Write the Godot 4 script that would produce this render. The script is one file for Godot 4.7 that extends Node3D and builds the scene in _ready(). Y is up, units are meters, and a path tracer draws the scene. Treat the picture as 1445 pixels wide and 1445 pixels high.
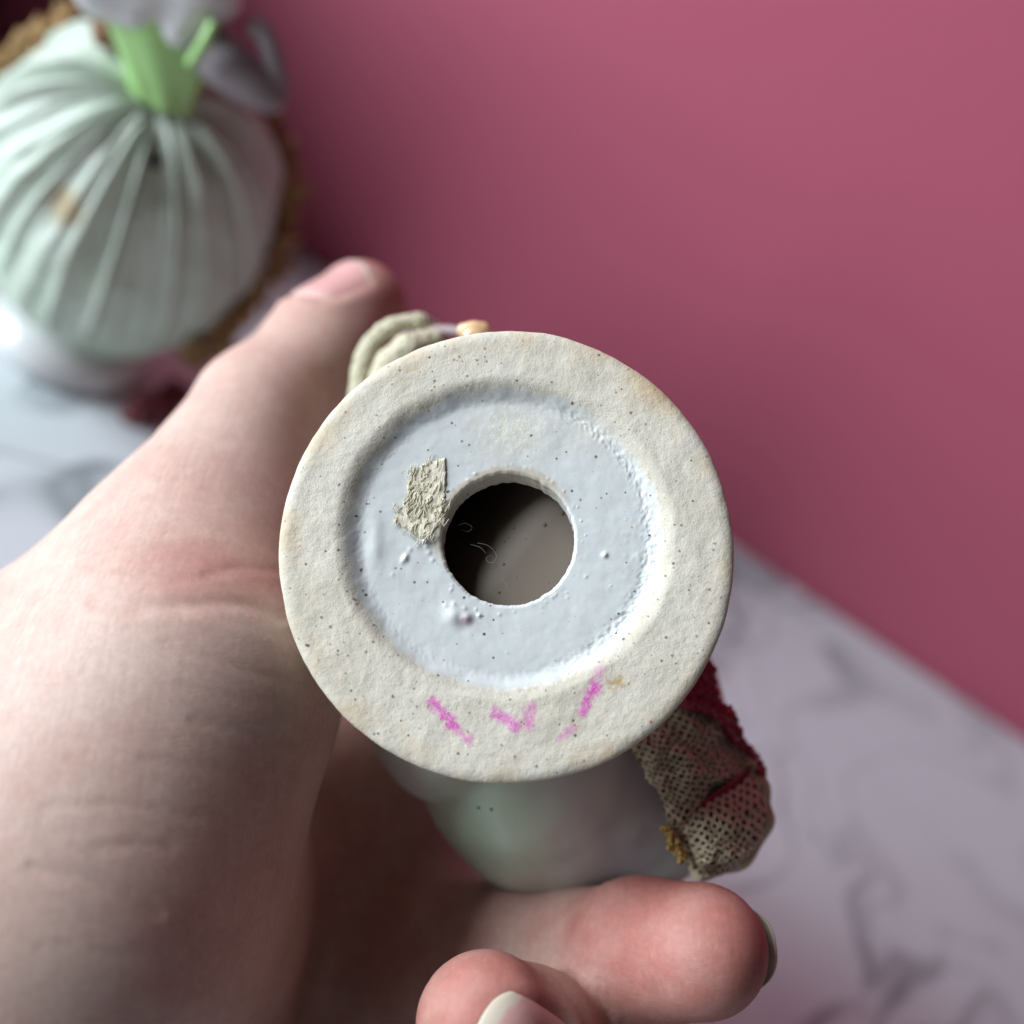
extends Node3D

# ---- lens, in the units the whole scene is laid out with ----
const HALF := 0.4663            # tangent of half the angle of view (50 degrees)
const EYE_HEIGHT := 0.159       # eye above the tabletop, metres
const PITCH := 30.0             # degrees down
const ROLL := 34.0
const WALL_Z := -0.343
const DISC := Vector3(-0.0006, -0.00435, -0.125)   # middle of the held base, seen from the eye

var view := Transform3D()       # camera placing
var noise := FastNoiseLite.new()
var fine := FastNoiseLite.new()
var cell := FastNoiseLite.new()
var rng := RandomNumberGenerator.new()

func _ready() -> void:
	rng.seed = 7
	noise.seed = 3; noise.noise_type = FastNoiseLite.TYPE_SIMPLEX_SMOOTH; noise.frequency = 1.0; noise.fractal_octaves = 3
	fine.seed = 11; fine.noise_type = FastNoiseLite.TYPE_SIMPLEX_SMOOTH; fine.frequency = 1.0; fine.fractal_octaves = 4
	cell.seed = 5; cell.noise_type = FastNoiseLite.TYPE_CELLULAR; cell.frequency = 1.0
	cell.cellular_return_type = FastNoiseLite.RETURN_DISTANCE2_SUB

	# camera
	var p := deg_to_rad(PITCH)
	var r0 := Vector3(1, 0, 0)
	var u0 := Vector3(0, cos(p), -sin(p))
	var b0 := Vector3(0, sin(p), cos(p))
	var t := deg_to_rad(ROLL)
	view = Transform3D(Basis(r0 * cos(t) + u0 * sin(t), u0 * cos(t) - r0 * sin(t), b0), Vector3(0, EYE_HEIGHT, 0))
	var cam := Camera3D.new()
	cam.name = "camera"
	var lens := CameraAttributesPhysical.new()
	lens.frustum_focal_length = 12.0 / HALF
	lens.exposure_aperture = 5.6
	lens.frustum_focus_distance = 0.127
	lens.frustum_near = 0.01
	lens.frustum_far = 30.0
	cam.attributes = lens
	cam.transform = view
	add_child(cam)
	cam.current = true

	# air: a dim room, no sky
	var we := WorldEnvironment.new()
	we.name = "world_environment"
	var env := Environment.new()
	env.background_mode = Environment.BG_COLOR
	env.background_color = Color(0.05, 0.049, 0.051).linear_to_srgb()
	env.tonemap_mode = Environment.TONE_MAPPER_LINEAR
	env.tonemap_exposure = 1.0
	env.sdfgi_enabled = true
	env.ssao_enabled = true
	env.ssil_enabled = true
	we.environment = env
	add_child(we)

	# the window to the left of the table
	var win := AreaLight3D.new()
	win.name = "window_daylight"
	win.area_size = Vector2(1.15, 0.80)
	win.light_color = Color(0.925, 0.967, 1.0)
	win.light_energy = 6.1
	win.shadow_enabled = true
	win.position = Vector3(-1.18, 0.48, 0.42)
	win.rotation.y = deg_to_rad(-106.0)
	add_child(win)

	build_setting()
	build_far_figurine()
	build_held_figurine()
	build_hand()

# ------------------------------------------------------------------ helpers
func cam_pt(px: float, py: float, d: float) -> Vector3:       # millimetres of depth, result in metres from the eye
	var s := 2.0 * HALF / 1445.0 * d * 0.001
	return Vector3((px - 722.5) * s, -(py - 722.5) * s, -d * 0.001)

func tag(o: Node3D, label: String, category := "", group := "", kind := "") -> void:
	if label: o.set_meta("label", label)
	if category: o.set_meta("category", category)
	if group: o.set_meta("group", group)
	if kind: o.set_meta("kind", kind)

func lin(r: float, g: float, b: float) -> Color:
	return Color(r, g, b).linear_to_srgb()

func mat(c: Color, rough: float, spec := 0.5, vertex := false) -> StandardMaterial3D:
	var m := StandardMaterial3D.new()
	m.albedo_color = c
	m.roughness = rough
	m.metallic_specular = spec
	m.vertex_color_use_as_albedo = vertex
	return m

func smooth_normals(v: PackedVector3Array, idx: PackedInt32Array) -> PackedVector3Array:
	var n := PackedVector3Array()
	n.resize(v.size())
	for i in range(0, idx.size(), 3):
		var a := idx[i]; var b := idx[i + 1]; var c := idx[i + 2]
		var f := (v[b] - v[a]).cross(v[c] - v[a])
		n[a] += f; n[b] += f; n[c] += f
	for i in n.size():
		n[i] = n[i].normalized() if n[i].length_squared() > 1e-30 else Vector3.UP
	return n

# idx runs counter-clockwise seen from outside
func commit(called: String, v: PackedVector3Array, idx: PackedInt32Array, m: Material, parent: Node3D, n = null, uv = null, col = null) -> MeshInstance3D:
	var normals: PackedVector3Array = smooth_normals(v, idx) if n == null else n
	var flip := PackedInt32Array()
	flip.resize(idx.size())
	for i in range(0, idx.size(), 3):
		flip[i] = idx[i]; flip[i + 1] = idx[i + 2]; flip[i + 2] = idx[i + 1]
	var arr := []
	arr.resize(Mesh.ARRAY_MAX)
	arr[Mesh.ARRAY_VERTEX] = v
	arr[Mesh.ARRAY_NORMAL] = normals
	arr[Mesh.ARRAY_INDEX] = flip
	if uv != null: arr[Mesh.ARRAY_TEX_UV] = uv
	if col != null: arr[Mesh.ARRAY_COLOR] = col
	var am := ArrayMesh.new()
	am.add_surface_from_arrays(Mesh.PRIMITIVE_TRIANGLES, arr)
	am.surface_set_material(0, m)
	var o := MeshInstance3D.new()
	o.name = called
	o.mesh = am
	parent.add_child(o, true)
	return o

# a sheet of (nu+1) x (nv+1) points laid by f(u, v); du x dv points outwards
func sheet(nu: int, nv: int, f: Callable, wrap_u := false) -> Array:
	var v := PackedVector3Array(); var uv := PackedVector2Array(); var idx := PackedInt32Array()
	for j in nv + 1:
		for i in nu + 1:
			var q := Vector2(float(i) / nu, float(j) / nv)
			v.append(f.call(q.x, q.y)); uv.append(q)
	for j in nv:
		for i in nu:
			var a := j * (nu + 1) + i
			idx.append_array([a, a + 1, a + nu + 2, a, a + nu + 2, a + nu + 1])
	var n := smooth_normals(v, idx)
	if wrap_u:
		for j in nv + 1:
			var a := j * (nu + 1)
			var s := (n[a] + n[a + nu]).normalized()
			n[a] = s; n[a + nu] = s
	return [v, idx, n, uv]

# lathe about +y: profile of (radius, height), from bottom to top = outside
func lathe(profile: Array, seg: int) -> Array:
	var k := profile.size() - 1
	return sheet(seg, k, func(u, w):
		var q: Vector2 = profile[roundi(w * k)]
		return Vector3(cos(-u * TAU) * q.x, q.y, sin(-u * TAU) * q.x), true)

func curve_points(pts: Array, n: int) -> PackedVector3Array:
	var out := PackedVector3Array()
	var k := pts.size() - 1
	for i in n + 1:
		var x := float(i) / n * k
		var s := mini(int(x), k - 1)
		var a: Vector3 = pts[maxi(s - 1, 0)]; var b: Vector3 = pts[s]; var c: Vector3 = pts[s + 1]; var d: Vector3 = pts[mini(s + 2, k)]
		out.append(b.cubic_interpolate(c, a, d, x - s))
	return out

# closed tube along points; radius is a Callable(t) -> float
func tube(pts: PackedVector3Array, radius: Callable, seg := 8) -> Array:
	var v := PackedVector3Array(); var idx := PackedInt32Array(); var uv := PackedVector2Array()
	var n := pts.size()
	var side := Vector3.ZERO
	for i in n:
		var d := (pts[mini(i + 1, n - 1)] - pts[maxi(i - 1, 0)]).normalized()
		if side == Vector3.ZERO:
			side = d.cross(Vector3.UP if absf(d.y) < 0.9 else Vector3.RIGHT).normalized()
		side = (side - d * side.dot(d)).normalized()
		var up := side.cross(d).normalized()
		var r: float = radius.call(float(i) / (n - 1))
		for k in seg:
			var a := TAU * k / seg
			v.append(pts[i] + (side * cos(a) + up * sin(a)) * r)
			uv.append(Vector2(float(k) / seg, float(i) / n))
	for i in n - 1:
		for k in seg:
			var a := i * seg + k; var b := i * seg + (k + 1) % seg
			idx.append_array([a, a + seg, b, b, a + seg, b + seg])
	var c0 := v.size(); v.append(pts[0]); uv.append(Vector2.ZERO)
	v.append(pts[n - 1]); uv.append(Vector2.ONE)
	for k in seg:
		idx.append_array([c0, k, (k + 1) % seg])
		idx.append_array([c0 + 1, (n - 1) * seg + (k + 1) % seg, (n - 1) * seg + k])
	return outward([v, idx, null, uv])

# turns a closed shape the right side out
func outward(g: Array) -> Array:
	var v: PackedVector3Array = g[0]; var idx: PackedInt32Array = g[1]
	var vol := 0.0
	var o := v[0]
	for i in range(0, idx.size(), 3):
		vol += (v[idx[i]] - o).dot((v[idx[i + 1]] - o).cross(v[idx[i + 2]] - o))
	if vol < 0.0:
		for i in range(0, idx.size(), 3):
			var s := idx[i + 1]; idx[i + 1] = idx[i + 2]; idx[i + 2] = s
	g[1] = idx
	g[2] = smooth_normals(v, idx)
	return g

func put(called: String, g: Array, m: Material, parent: Node3D, col = null) -> MeshInstance3D:
	return commit(called, g[0], g[1], m, parent, g[2], g[3], col)

func join(parts: Array) -> Array:
	var v := PackedVector3Array(); var idx := PackedInt32Array(); var n := PackedVector3Array(); var uv := PackedVector2Array()
	for g in parts:
		var base := v.size()
		v.append_array(g[0]); n.append_array(g[2]); uv.append_array(g[3])
		for i in g[1]: idx.append(i + base)
	return [v, idx, n, uv]

# a small lumpy pebble
func pebble(c: Vector3, r: Vector3, wob := 0.0, nu := 8, nv := 6) -> Array:
	var off := Vector3(rng.randf() * 50.0, rng.randf() * 50.0, 0)
	return sheet(nu, nv, func(u, w):
		var a: float = -u * TAU; var b: float = (w - 0.5) * PI
		var d := Vector3(cos(b) * cos(a), sin(b), cos(b) * sin(a))
		return c + d * r * (1.0 + wob * noise.get_noise_3dv(d * 1.3 + off)), true)

func box_mesh(size: Vector3, bevel: float) -> Array:
	# a box with chamfered edges, centred
	var st := SurfaceTool.new()
	st.begin(Mesh.PRIMITIVE_TRIANGLES)
	var h := size / 2.0
	var v := PackedVector3Array(); var idx := PackedInt32Array(); var n := PackedVector3Array(); var uv := PackedVector2Array()
	var quad := func(a: Vector3, b: Vector3, c: Vector3, d: Vector3):
		var f := (b - a).cross(c - a).normalized()
		if f.dot((a + b + c + d) * 0.25) < 0.0:
			var s := b; b = d; d = s
			f = -f
		var k := v.size()
		for q in [a, b, c, d]:
			v.append(q); n.append(f); uv.append(Vector2(q.x, q.z))
		idx.append_array([k, k + 1, k + 2, k, k + 2, k + 3])
	for ax in 3:
		for s in [-1.0, 1.0]:
			var b1 := (ax + 1) % 3; var b2 := (ax + 2) % 3
			var q := []
			for c in [[-1, -1], [1, -1], [1, 1], [-1, 1]]:
				var x := Vector3.ZERO
				x[ax] = s * h[ax]; x[b1] = c[0] * (h[b1] - bevel); x[b2] = c[1] * (h[b2] - bevel)
				q.append(x)
			quad.call(q[0], q[1], q[2], q[3])
	for ax in 3:
		var b1 := (ax + 1) % 3; var b2 := (ax + 2) % 3
		for s1 in [-1.0, 1.0]:
			for s2 in [-1.0, 1.0]:
				var q := []
				for e in [-1.0, 1.0]:
					var x := Vector3.ZERO
					x[ax] = e * (h[ax] - bevel); x[b1] = s1 * h[b1]; x[b2] = s2 * (h[b2] - bevel)
					var y := x
					y[b1] = s1 * (h[b1] - bevel); y[b2] = s2 * h[b2]
					q.append_array([x, y])
				quad.call(q[0], q[1], q[3], q[2])
	return [v, idx, n, uv]

func noise_tex(freq: float, kind: int, size: int, octaves := 3, seed_ := 1, ret := -1) -> NoiseTexture2D:
	var f := FastNoiseLite.new()
	f.seed = seed_; f.noise_type = kind; f.frequency = freq; f.fractal_octaves = octaves
	if ret >= 0: f.cellular_return_type = ret
	if kind == FastNoiseLite.TYPE_CELLULAR: f.fractal_type = FastNoiseLite.FRACTAL_NONE
	var x := NoiseTexture2D.new()
	x.width = size; x.height = size; x.seamless = true; x.noise = f
	return x

func picture(size: int, px: PackedByteArray, channels := 3) -> ImageTexture:
	return ImageTexture.create_from_image(Image.create_from_data(size, size, false, Image.FORMAT_RGB8 if channels == 3 else Image.FORMAT_L8, px))

# ------------------------------------------------------------------ distance-field bodies (millimetres)
# Surface nets: values only near the surface; f(p, which) is the field, pick(centre, reach) the primitives that matter there.
func net(lo: Vector3, hi: Vector3, h: float, f: Callable, pick: Callable) -> Array:
	var nb := Vector3i(((hi - lo) / (4.0 * h)).ceil())
	var nx := nb.x * 4 + 1; var ny := nb.y * 4 + 1; var nz := nb.z * 4 + 1
	var val := PackedFloat32Array(); val.resize(nx * ny * nz); val.fill(1e9)
	var at := PackedInt32Array(); at.resize(nx * ny * nz); at.fill(-1)
	var reach := 4.0 * h * 0.5 * sqrt(3.0) + h
	var blocks := []
	for bz in nb.z:
		for by in nb.y:
			for bx in nb.x:
				var c := lo + (Vector3(bx, by, bz) + Vector3(0.5, 0.5, 0.5)) * 4.0 * h
				var w = pick.call(c, reach + 10.0)
				if w.is_empty(): continue
				var d: float = f.call(c, w)
				if absf(d) > reach * 1.25: continue
				blocks.append(Vector3i(bx, by, bz))
				for k in 5:
					for j in 5:
						for i in 5:
							var q := ((bz * 4 + k) * ny + by * 4 + j) * nx + bx * 4 + i
							if val[q] > 1e8:
								val[q] = f.call(lo + Vector3(bx * 4 + i, by * 4 + j, bz * 4 + k) * h, w)
	var v := PackedVector3Array()
	var sx := 1; var sy := nx; var sz := nx * ny
	var corners := [0, sx, sy, sx + sy, sz, sx + sz, sy + sz, sx + sy + sz]
	var cpos := [Vector3(0, 0, 0), Vector3(1, 0, 0), Vector3(0, 1, 0), Vector3(1, 1, 0), Vector3(0, 0, 1), Vector3(1, 0, 1), Vector3(0, 1, 1), Vector3(1, 1, 1)]
	var edges := [[0, 1], [2, 3], [4, 5], [6, 7], [0, 2], [1, 3], [4, 6], [5, 7], [0, 4], [1, 5], [2, 6], [3, 7]]
	for b in blocks:
		for k in 4:
			for j in 4:
				for i in 4:
					var x: int = b.x * 4 + i; var y: int = b.y * 4 + j; var z: int = b.z * 4 + k
					var q := (z * ny + y) * nx + x
					var neg := 0
					for c in 8:
						if val[q + corners[c]] < 0.0: neg += 1
					if neg == 0 or neg == 8: continue
					var s := Vector3.ZERO; var n := 0
					for e in edges:
						var a: float = val[q + corners[e[0]]]; var c2: float = val[q + corners[e[1]]]
						if (a < 0.0) != (c2 < 0.0):
							s += cpos[e[0]].lerp(cpos[e[1]], a / (a - c2)); n += 1
					at[q] = v.size()
					v.append(lo + (Vector3(x, y, z) + s / n) * h)
	var idx := PackedInt32Array()
	for b in blocks:
		for k in 4:
			for j in 4:
				for i in 4:
					var x: int = b.x * 4 + i; var y: int = b.y * 4 + j; var z: int = b.z * 4 + k
					if x == 0 or y == 0 or z == 0: continue
					var q := (z * ny + y) * nx + x
					var a := val[q]
					for ax in 3:
						var st: int = [sx, sy, sz][ax]
						var c := val[q + st]
						if (a < 0.0) == (c < 0.0) or c > 1e8: continue
						var p1: int = [sy, sz, sx][ax]; var p2: int = [sz, sx, sy][ax]
						var w0 := at[q - p1 - p2]; var w1 := at[q - p2]; var w2 := at[q]; var w3 := at[q - p1]
						if w0 < 0 or w1 < 0 or w2 < 0 or w3 < 0: continue
						if a < 0.0: idx.append_array([w0, w1, w2, w0, w2, w3])
						else: idx.append_array([w0, w2, w1, w0, w3, w2])
	return [v, idx]

# splits the chosen triangles in four and fits their neighbours to them
func subdivide(v: PackedVector3Array, idx: PackedInt32Array, wanted: Callable) -> Array:
	var mid := {}
	var chosen := PackedByteArray(); chosen.resize(idx.size() / 3)
	for t in chosen.size():
		var i := t * 3
		if not wanted.call(v[idx[i]], v[idx[i + 1]], v[idx[i + 2]]): continue
		chosen[t] = 1
		for e in 3:
			var a := idx[i + e]; var b := idx[i + (e + 1) % 3]
			var key := mini(a, b) * 4000000 + maxi(a, b)
			if not mid.has(key):
				mid[key] = v.size(); v.append((v[a] + v[b]) * 0.5)
	var out := PackedInt32Array()
	var m := PackedInt32Array([0, 0, 0])
	for t in chosen.size():
		var i := t * 3
		var n := 0
		for e in 3:
			var a := idx[i + e]; var b := idx[i + (e + 1) % 3]
			m[e] = mid.get(mini(a, b) * 4000000 + maxi(a, b), -1)
			if m[e] >= 0: n += 1
		if n == 3:
			out.append_array([idx[i], m[0], m[2], m[0], idx[i + 1], m[1], m[2], m[1], idx[i + 2], m[0], m[1], m[2]])
		elif n == 0:
			out.append_array([idx[i], idx[i + 1], idx[i + 2]])
		else:
			var ring := PackedInt32Array()
			var first := 0
			for e in 3:
				ring.append(idx[i + e])
				if m[e] >= 0:
					first = ring.size()
					ring.append(m[e])
			for k in range(1, ring.size() - 1):
				out.append_array([ring[first], ring[(first + k) % ring.size()], ring[(first + k + 1) % ring.size()]])
	return [v, out]

static func smin(a: float, b: float, k: float) -> float:
	var h := maxf(k - absf(a - b), 0.0) / k
	return minf(a, b) - h * h * k * 0.25

# ------------------------------------------------------------------ setting
func ground_pt(px: float, py: float, h := 0.0) -> Vector3:
	var d := view.basis * cam_pt(px, py, 1000.0)
	return view.origin + d * ((h - view.origin.y) / d.y)

func build_setting() -> void:
	# marble: veins painted into the stone's colour
	var size := 768
	var px := PackedByteArray(); px.resize(size * size * 3)
	for j in size:
		for i in size:
			var x := float(i) / size * 9.0; var y := float(j) / size * 9.0
			var wx := x + 0.55 * noise.get_noise_3d(x * 0.9, y * 0.9, 4.0); var wy := y + 0.55 * noise.get_noise_3d(x * 0.9, y * 0.9, 9.0)
			var n1 := noise.get_noise_3d((wx * 0.8 + wy * 0.5) * 1.5, (wy - wx) * 0.24, 1.0)
			var n2 := fine.get_noise_3d((wx + wy * 0.7) * 1.5, (wy - wx * 0.8) * 0.7, 17.0)
			var patch := clampf(0.75 + 0.9 * noise.get_noise_3d(x * 0.55, y * 0.55, 30.0), 0.0, 1.0)
			var v := pow(maxf(0.0, 1.0 - absf(n1) * 15.0), 1.4) * patch * 0.46 + pow(maxf(0.0, 1.0 - absf(n2) * 15.0), 1.8) * 0.36 * patch
			v += clampf(0.5 * fine.get_noise_3d(x * 0.8, y * 0.8, 50.0), 0.0, 1.0) * 0.08
			var s := 1.0 - clampf(v, 0.0, 0.8)
			var k := (j * size + i) * 3
			px[k] = int(clampf(70.0 + 147.0 * s, 0, 255)); px[k + 1] = int(clampf(77.0 + 148.0 * s, 0, 255)); px[k + 2] = int(clampf(82.0 + 147.0 * s, 0, 255))
	var marble := StandardMaterial3D.new()
	marble.albedo_texture = picture(size, px)
	marble.roughness = 0.42
	marble.metallic_specular = 0.45
	marble.uv1_triplanar = true; marble.uv1_world_triplanar = true
	marble.uv1_scale = Vector3.ONE * 1.25
	marble.uv1_offset = Vector3(0.62, 0.2, 0.13)
	var tb := put("tabletop", box_mesh(Vector3(1.5, 0.03, 0.95), 0.003), marble, self)
	tb.position = Vector3(0.17, -0.015, WALL_Z + 0.474)
	tag(tb, "white marble tabletop with soft grey veins under both figurines and against the pink wall", "tabletop")

	var paint := mat(lin(0.44, 0.096, 0.152), 0.55, 0.4)
	var bump := noise_tex(0.03, FastNoiseLite.TYPE_SIMPLEX_SMOOTH, 256, 4, 8)
	paint.heightmap_enabled = true; paint.heightmap_texture = bump; paint.heightmap_scale = 0.005
	paint.uv1_triplanar = true; paint.uv1_world_triplanar = true; paint.uv1_scale = Vector3.ONE * 14.0
	var wl := put("wall", box_mesh(Vector3(1.7, 0.95, 0.05), 0.003), paint, self)
	wl.position = Vector3(0.27, 0.442, WALL_Z - 0.027)
	tag(wl, "deep pink painted wall rising behind the marble tabletop", "wall", "", "structure")

	# the dark lidded box in the corner, of which the picture shows only the edge
	var dark := mat(lin(0.022, 0.008, 0.012), 0.5, 0.4)
	var chest := Node3D.new()
	chest.name = "storage_box"
	chest.position = Vector3(-0.362, 0, -0.265)
	add_child(chest, true)
	tag(chest, "near black box standing in the shadowed corner left of the upright figurine", "box")
	var body := put("box_body", box_mesh(Vector3(0.25, 0.090, 0.150), 0.002), dark, chest)
	body.position.y = 0.0455
	var lid := put("lid", box_mesh(Vector3(0.256, 0.023, 0.156), 0.003), dark, chest)
	lid.position.y = 0.1022

# ------------------------------------------------------------------ the figurine standing in the background
var pole := Vector3.ZERO            # where the skirt is gathered, millimetres
var doll := Transform3D()

# a point of the figurine in its own millimetres, on the upright plane z through it
func doll_pt(px: float, py: float, z: float) -> Vector3:
	var inv := doll.affine_inverse()
	var o := inv * view.origin
	var d := inv.basis * (view.basis * cam_pt(px, py, 1000.0))
	return (o + d * ((z * 0.001 - o.z) / d.z)) * 1000.0

var egg := Vector3.ZERO
const EGG := Vector3(31.8, 38.0, 31.8)
var egg_frame := Basis()

# where the line of sight through a pixel meets the skirt
func egg_hit(px: float, py: float) -> Vector3:
	var inv := doll.affine_inverse()
	var o := ((inv * view.origin) * 1000.0 - egg) / EGG
	var d := ((inv.basis * (view.basis * cam_pt(px, py, 1000.0))) / EGG).normalized()
	var b := o.dot(d)
	var q := sqrt(maxf(0.0, b * b - o.length_squared() + 1.0))
	return egg + (o + d * (-b - q)) * EGG

# millimetres; phi away from the gathered waist, az round it
func skirt_point(az: float, phi: float) -> Vector3:
	var w := az + 0.10 * noise.get_noise_2d(az * 1.2, phi * 0.4) * phi
	var long := 0.55 + 0.45 * noise.get_noise_2d(floorf(az * 3.0) * 7.3, 2.0)
	var fold := absf(sin(w * 6.5 + 3.4 * noise.get_noise_2d(az * 1.6, 5.0)))
	var fold2 := absf(sin(w * 13.0 + 2.6 * noise.get_noise_2d(az * 2.6, 15.0)))
	var amp := 3.0 * exp(-pow((phi - 0.55) / (0.60 * long + 0.15), 2.0)) + 1.7 * exp(-pow((phi - 1.25) / (0.30 + 0.40 * long), 2.0))
	amp *= smoothstep(0.0, 0.35, phi)
	var up := amp * (0.8 * (1.0 - pow(fold, 1.7)) + 0.25 * (1.0 - pow(fold2, 1.7))) - amp * 0.3
	up += 1.2 * noise.get_noise_2d(az * 1.4, phi * 1.6) - 2.5 * exp(-pow(phi / 0.18, 2.0))
	var dir := egg_frame * Vector3(sin(az) * sin(phi), cos(phi), cos(az) * sin(phi))
	return egg + dir * EGG + dir * up

func rim_point(deg: float, out: float) -> Vector3:       # round the skirt's outline as the eye sees it
	var a := deg_to_rad(deg)
	var dir := Vector3(cos(a), sin(a) * 0.84, -sin(a) * 0.54)
	return egg + dir * EGG + dir * out

func build_far_figurine() -> void:
	var at := ground_pt(104.0, 474.0, 0.004)
	at.y = 0.0
	var root := Node3D.new()
	root.name = "porcelain_figurine"
	root.position = at
	root.rotation.y = atan2(view.origin.x - at.x, view.origin.z - at.z)
	add_child(root, true)
	tag(root, "out of focus porcelain lady figurine with pleated pale green skirt standing upright on the marble", "figurine")
	doll = root.transform
	egg = doll_pt(181, 279, 0.0)
	pole = egg_hit(226, 132)
	var gy := ((pole - egg) / EGG).normalized()
	var gx := gy.cross(Vector3(0, 0, 1)).normalized()
	egg_frame = Basis(gx, gy, gx.cross(gy))
	var dz := pole.z - 4.0
	var mm := 0.001
	var white := mat(lin(0.58, 0.58, 0.58), 0.15, 0.6)
	var sage := StandardMaterial3D.new()
	sage.vertex_color_use_as_albedo = true
	sage.roughness = 0.4; sage.metallic_specular = 0.4
	var brown := mat(Color.WHITE, 0.8, 0.3, true)
	var green := mat(lin(0.36, 0.62, 0.22), 0.25, 0.5)

	# round foot
	var prof := []
	for q in [[0.0, 0.2], [16.5, 0.2], [18.6, 0.6], [19.4, 2.0], [19.6, 4.5], [19.0, 7.0], [17.5, 8.6], [15.0, 9.6], [13.0, 11.5], [12.0, 15.0]]:
		prof.append(Vector2(q[0], q[1]) * mm)
	put("base", lathe(prof, 64), white, root)

	var g := sheet(420, 90, func(u, w): return skirt_point(-PI + u * TAU, 3.05 - w * 3.0) * mm, true)
	var col := PackedColorArray()
	var stain := egg_hit(95, 291)
	var fleck := egg_hit(220, 226)
	for q in g[0]:
		var c := Color(0.48, 0.54, 0.46)
		var y: float = q.y / mm
		c = c.lerp(Color(0.46, 0.56, 0.44), smoothstep(60.0, 12.0, y) * 0.8)
		c = c.lerp(Color(0.52, 0.56, 0.50), clampf(noise.get_noise_3dv(q * 45.0) * 1.2, 0.0, 0.5))
		# a tan stain and a dark fleck
		var ds: float = (q / mm - stain).length() + 1.6 * noise.get_noise_3dv(q * 300.0)
		c = c.lerp(Color(0.40, 0.30, 0.16), smoothstep(5.0, 2.2, ds) * 0.85)
		c = c.lerp(Color(0.06, 0.06, 0.04), smoothstep(2.3, 1.0, (q / mm - fleck).length()))
		col.append(c)
	put("skirt", g, sage, root, col)

	# brown lace running over both sides of the skirt
	for span in [[176.0, 128.0, 1.9], [78.0, -48.0, 3.1]]:
		var bits := []
		var cc := PackedColorArray()
		for i in 380:
			var t := i / 379.0
			var wide: float = span[2] * (1.0 + 0.5 * noise.get_noise_1d(t * 7.0))
			var c := rim_point(lerpf(span[0], span[1], t), rng.randfn() * wide * 0.35 + 2.6) + Vector3(0, 1.0, 1.8) + Vector3(rng.randfn(), rng.randfn(), rng.randfn()) * wide * 0.4
			var p := pebble(c * mm, Vector3(1, 1, 1) * mm * (0.8 + rng.randf() * 0.9), 0.6)
			bits.append(p)
			var shade := Color(0.44, 0.30, 0.14).lerp(Color(0.24, 0.12, 0.05), rng.randf())
			for k in p[0].size(): cc.append(shade)
		var l := put("lace_border", join(bits), brown, root, cc)
		l.set_meta("kind", "stuff")
	var knot := pebble(doll_pt(160, 44, dz - 4.0) * mm, Vector3(4.5, 3.6, 3.6) * mm, 0.4, 20, 14)
	put("lace_knot", knot, mat(lin(0.20, 0.10, 0.05), 0.8), root)
	var knots := []
	for i in 190:
		var t := rng.randf()
		var c := rim_point(lerpf(40.0, 88.0, t), 0.5 + 1.5 * rng.randf() + 3.0 * rng.randf() * t) + Vector3(0, 0, 4.0 + 8.0 * rng.randf())
		knots.append(pebble(c * mm, Vector3.ONE * mm * (1.0 + rng.randf() * 1.1), 0.6))
	var kn := put("lace_knot", join(knots), mat(lin(0.13, 0.05, 0.025), 0.8), root)
	kn.set_meta("kind", "stuff")

	# green waist and vest flaring up from the gathered skirt
	var wa := doll_pt(229, 146, dz + 2.5); var wb := doll_pt(222, -30, dz + 1.0)
	g = sheet(64, 24, func(u, w):
		var a: float = u * TAU
		var r: float = lerpf(6.2, 12.6, pow(smoothstep(0.0, 0.85, w), 0.8)) + 0.5 * sin(a * 7.0 + 3.0 * w) * (1.0 - w)
		return (wa.lerp(wb, w) + Vector3(sin(a) * r, 0.0, cos(a) * r * 0.8)) * mm, true)
	put("sash", g, green, root)
	put("sash_strap", tube(curve_points([doll_pt(268, 92, dz + 15) * mm, doll_pt(292, 52, dz + 15) * mm, doll_pt(301, 34, dz + 13) * mm], 12), func(t): return 1.1 * mm, 10), green, root)

	# blouse and head: glazed white porcelain
	var sl := [Vector3.ZERO, Vector3.ZERO, doll_pt(225, -60, dz + 0.0), doll_pt(228, -130, dz + 0.0)]
	var bones := [[doll_pt(158, -22, dz + 5.0), doll_pt(192, 14, dz + 8.0), 7.5, 3.8], [doll_pt(282, -14, dz + 6.0), doll_pt(252, 46, dz + 10.0), 8.0, 3.0], [doll_pt(158, -22, dz + 5.0), doll_pt(282, -14, dz + 6.0), 6.0, 6.0], [sl[2], wb, 9.0, 11.0], [sl[2], sl[3], 8.0, 4.2]]
	var f := func(p: Vector3, _w) -> float:
		var d := 1e9
		for b in bones:
			d = smin(d, capsule(p, b[0], b[1], b[2], b[3]), 2.0)
		return d
	var nm := net(wb + Vector3(-36, -32, -22), wb + Vector3(30, 44, 26), 1.3, f, func(_c, _r): return [0])
	put("blouse", mmify(nm), white, root)
	var hc: Vector3 = sl[3] + Vector3(0, 9, 1)
	var head := put("head", pebble(Vector3.ZERO, Vector3(8.0, 9.5, 8.5) * mm, 0.05, 32, 24), mat(lin(0.72, 0.55, 0.47), 0.2), root)
	head.position = hc * mm
	var hair := []
	for i in 70:
		var d := Vector3(rng.randfn(), absf(rng.randfn()) * 0.8 + 0.1, -absf(rng.randfn()) * 0.8).normalized()
		hair.append(pebble(d * 8.6 * mm, Vector3.ONE * 2.6 * mm, 0.3))
	var hr := put("hair", join(hair), mat(lin(0.10, 0.05, 0.02), 0.4), head)
	hr.set_meta("kind", "stuff")
	# the raised grey arm on the right
	var grey := mat(lin(0.24, 0.21, 0.22), 0.45)
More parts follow.
